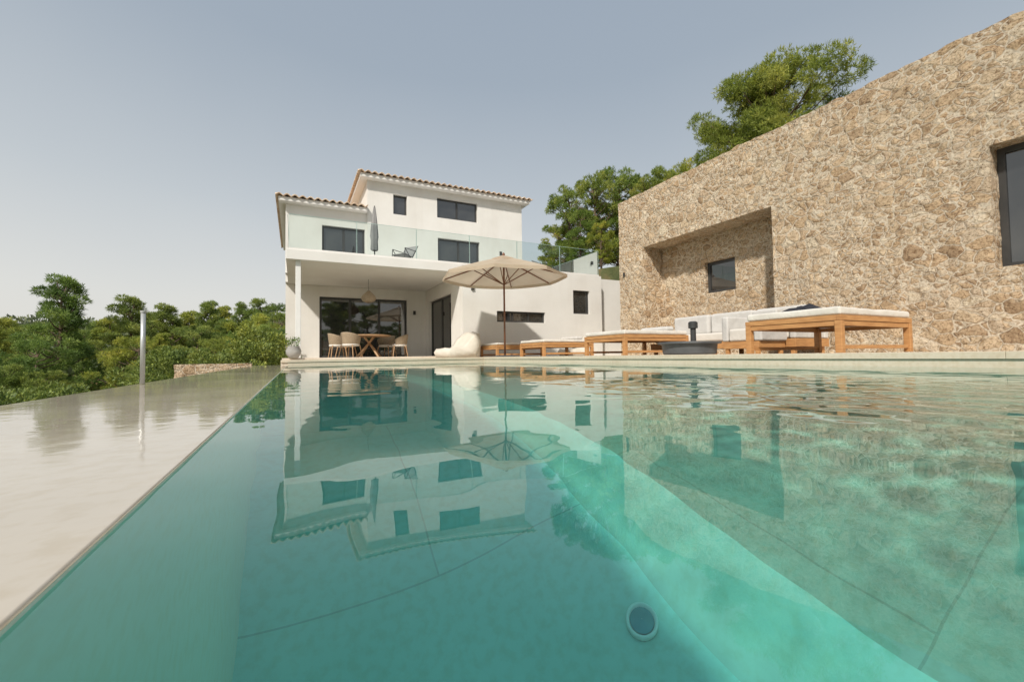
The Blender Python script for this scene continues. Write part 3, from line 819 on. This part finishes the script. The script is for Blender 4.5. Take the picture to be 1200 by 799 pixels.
# pines growing on the slope on the near side of the pool (mirrored in the doors)
for x,y,k,s in((-6,-16,'A',1.15),(-1,-19,'C',1.2),(3.5,-17,'B',1.1),(8,-20,'A',1.3),(13,-17,'C',1.2),(-11,-13,'C',1.1),(5.5,-24,'B',1.3)):
    put(src[k][0],x,y,s,x,0,1.1)
for i in range(70):
    px=R.uniform(-80,325);d=R.uniform(12,24)
    x,y=polar(px,d)
    if x>-2.2 or (76<px<160):continue
    ytop=R.uniform(444,462) if px<200 else R.uniform(428,438)
    plant(*R.choice([(sA,2.6),(sB,2.1)]),px,d,ytop,R.random()*6.28,R.uniform(.8,1.1))
bx,by=polar(116,36)
mb=MB();n=36
for k in range(10):
    for i in range(n):
        a=2*math.pi*i/n;r=k/9*7.5
        x=bx+r*math.cos(a)*1.1;y=by+r*math.sin(a)
        z=gh(bx,by)-.6+4.2*(math.cos(math.pi*min(1,k/9))*.5+.5)+.5*noise.noise(Vector((x*.6,y*.6,3)))
        mb.v.append((x,y,z))
for k in range(9):
    for i in range(n):
        j=(i+1)%n;mb.f.append((k*n+i,k*n+j,(k+1)*n+j,(k+1)*n+i))
make('terrain',mb,M['soil'],smooth=True,kind='structure',label='bare reddish soil bank on the valley slope')
for px,d,yt in((90,33,446),(152,33,442),(122,44,424),(100,46,420),(140,46,420)):
    plant(*R.choice([(sA,2.6),(sB,2.1)]),px,d,yt,px,R.uniform(.4,.6))
for x,y,s in((-1.3,15.5,.80),(-1.2,17.2,1.05),(-2.2,14.4,.62),(-3.2,15,.75)):
    put(sA,x,y,s,x*7,.1)
cl=[];rng2=random.Random(5)
for i in range(900):
    a=rng2.uniform(-62,35);d=rng2.uniform(62,210)
    x=d*math.sin(math.radians(a));y=d*math.cos(math.radians(a));r=rng2.uniform(2.0,4.2)
    cl.append(((x,y,gh(x,y)+r*.8),r))
P,A,rng=clumps_to_leaves(cl,14,1.0,.5,77)
me=leafmesh('distant_wood',P,A,1.2,.6,rng);me.materials.append(M['ffar']);o=bpy.data.objects.new('distant_wood',me);COL.objects.link(o)
o['kind']='stuff';o['label']='distant wooded hillside reading as one green mass';o['category']='forest'
rng=np.random.default_rng(3)
n=2600
ys=rng.uniform(1,10.2,n);xs=rng.uniform(9.15,9.6,n)
msk=(np.sin(ys*1.7)+np.sin(ys*4.1))>.6
ys=ys[msk];xs=xs[msk];n=len(ys)
P=np.stack([xs+.55,ys,np.full(n,4.6)],1);A=rng.normal(size=(n,3))*.3;A[:,2]+=1;A/=np.linalg.norm(A,axis=1)[:,None]
me=leafmesh('dry_grass',P,A,.32,.012,rng);me.materials.append(M['grass']);o=bpy.data.objects.new('dry_grass',me);COL.objects.link(o);o['kind']='stuff';o['label']='dry grass growing behind the stone wall top';o['category']='grass'
def pot(x,y,z,r,h,lab,mat,k=1):
    e=empty('potted_plant',(x,y,z),lab,'plant','pots beside the porch')
    mb=MB();mb.lathe((x,y,z),[(.001,0),(r*.6,0),(r*.95,h*.35),(r,h*.6),(r*.75,h*.95),(r*.8,h),(r*.68,h),(r*.6,h*.85),(.001,h*.84)],24);make('pot',mb,mat,e,smooth=True)
    P,A,rng=clumps_to_leaves([((x,y,z+h+.06*k),.10*k),((x+.05*k,y,z+h+.14*k),.07*k),((x-.05*k,y+.03,z+h+.12*k),.07*k)],6000,.1,.03,int(abs(x)*100)%50+3)
    P-=np.array([x,y,z]);me=leafmesh('leaves',P,A,.08,.02,rng);me.materials.append(M['fshrub']);o=bpy.data.objects.new('leaves',me);COL.objects.link(o);o.parent=e
pot(-.02,13.1,.062,.19,.32,'round grey pot with small green plant by porch column',M['pot'],1.2)
ps=empty('steel_post',(-.86,3.5,WZ),'short brushed steel post on the pool overflow ledge','post')
mb=MB();mb.cyl((-.86,3.5,WZ+.006),(-.86,3.5,.34),.013,.013,16);make('post',mb,M['steel'],ps,smooth=True)
mb=MB();mb.cyl((-.86,3.5,.34),(-.86,3.5,.352),.016,.016,16);make('cap',mb,M['steel'],ps)
mb=wallmesh('y',13.0,13.3,-2.6,-1.0,-3,-.06,[],.2,.2);rough(mb,.05,99);make('garden_wall',mb,M['stone'],merge=True,smooth=True,sharp=40,label='low rubble stone garden wall past the pool',cat='wall')

# ------------------------------------------------------------------ world & light
w=bpy.data.worlds.new('World');S.world=w;w.use_nodes=True;nt=w.node_tree;nt.nodes.clear()
out=nt.nodes.new('ShaderNodeOutputWorld')
sky=nt.nodes.new('ShaderNodeTexSky');sky.sky_type='NISHITA';sky.sun_disc=False
SE,SA=math.radians(42),math.radians(228)
sky.sun_elevation=SE;sky.sun_rotation=SA;sky.dust_density=5;sky.air_density=1.2
b1=nt.nodes.new('ShaderNodeBackground');b1.inputs[1].default_value=.015;lnk(nt,sky.outputs[0],b1.inputs[0])
tc=nt.nodes.new('ShaderNodeTexCoord');sp=nt.nodes.new('ShaderNodeSeparateXYZ');lnk(nt,tc.outputs['Generated'],sp.inputs[0])
n=noi(nt,tc.outputs['Generated'],1.6,3)
ad=math2(nt,'MULTIPLY_ADD',n.outputs['Fac'],.10,sp.outputs['Z'])
ad2=math2(nt,'MULTIPLY_ADD',sp.outputs['X'],.06,ad)
r=ramp(nt,ad2,[(.0,(.60,.58,.54)),(.15,(.55,.55,.53)),(.35,(.41,.44,.46)),(.62,(.27,.315,.365)),(1,(.22,.27,.34))])
b2=nt.nodes.new('ShaderNodeBackground');b2.inputs[1].default_value=1.25;lnk(nt,r.outputs[0],b2.inputs[0])
ash=nt.nodes.new('ShaderNodeAddShader');lnk(nt,b1.outputs[0],ash.inputs[0]);lnk(nt,b2.outputs[0],ash.inputs[1]);lnk(nt,ash.outputs[0],out.inputs[0])
L=bpy.data.lights.new('sun','SUN');L.energy=4.2;L.angle=math.radians(3);L.color=(1,.945,.86)
L.cycles.is_caustics_light=True
lo=bpy.data.objects.new('sun',L);COL.objects.link(lo)
sd=Vector((math.sin(SA)*math.cos(SE),math.cos(SA)*math.cos(SE),math.sin(SE)))
lo.rotation_euler=sd.to_track_quat('Z','Y').to_euler();lo.location=(0,0,30)
# ------------------------------------------------------------------ camera
cd=bpy.data.cameras.new('camera');cd.sensor_width=36;cd.lens=15.15;cd.clip_start=.02;cd.clip_end=4000
co=bpy.data.objects.new('camera',cd);COL.objects.link(co)
Rm=Matrix.Rotation(math.radians(-26.8),4,'Z')@Matrix.Rotation(math.radians(92.0),4,'X')@Matrix.Rotation(math.radians(-.82),4,'Z')
co.matrix_world=Matrix.Translation((0,0,.03))@Rm
S.camera=co
S.view_settings.view_transform='Standard';S.view_settings.look='None';S.view_settings.exposure=0
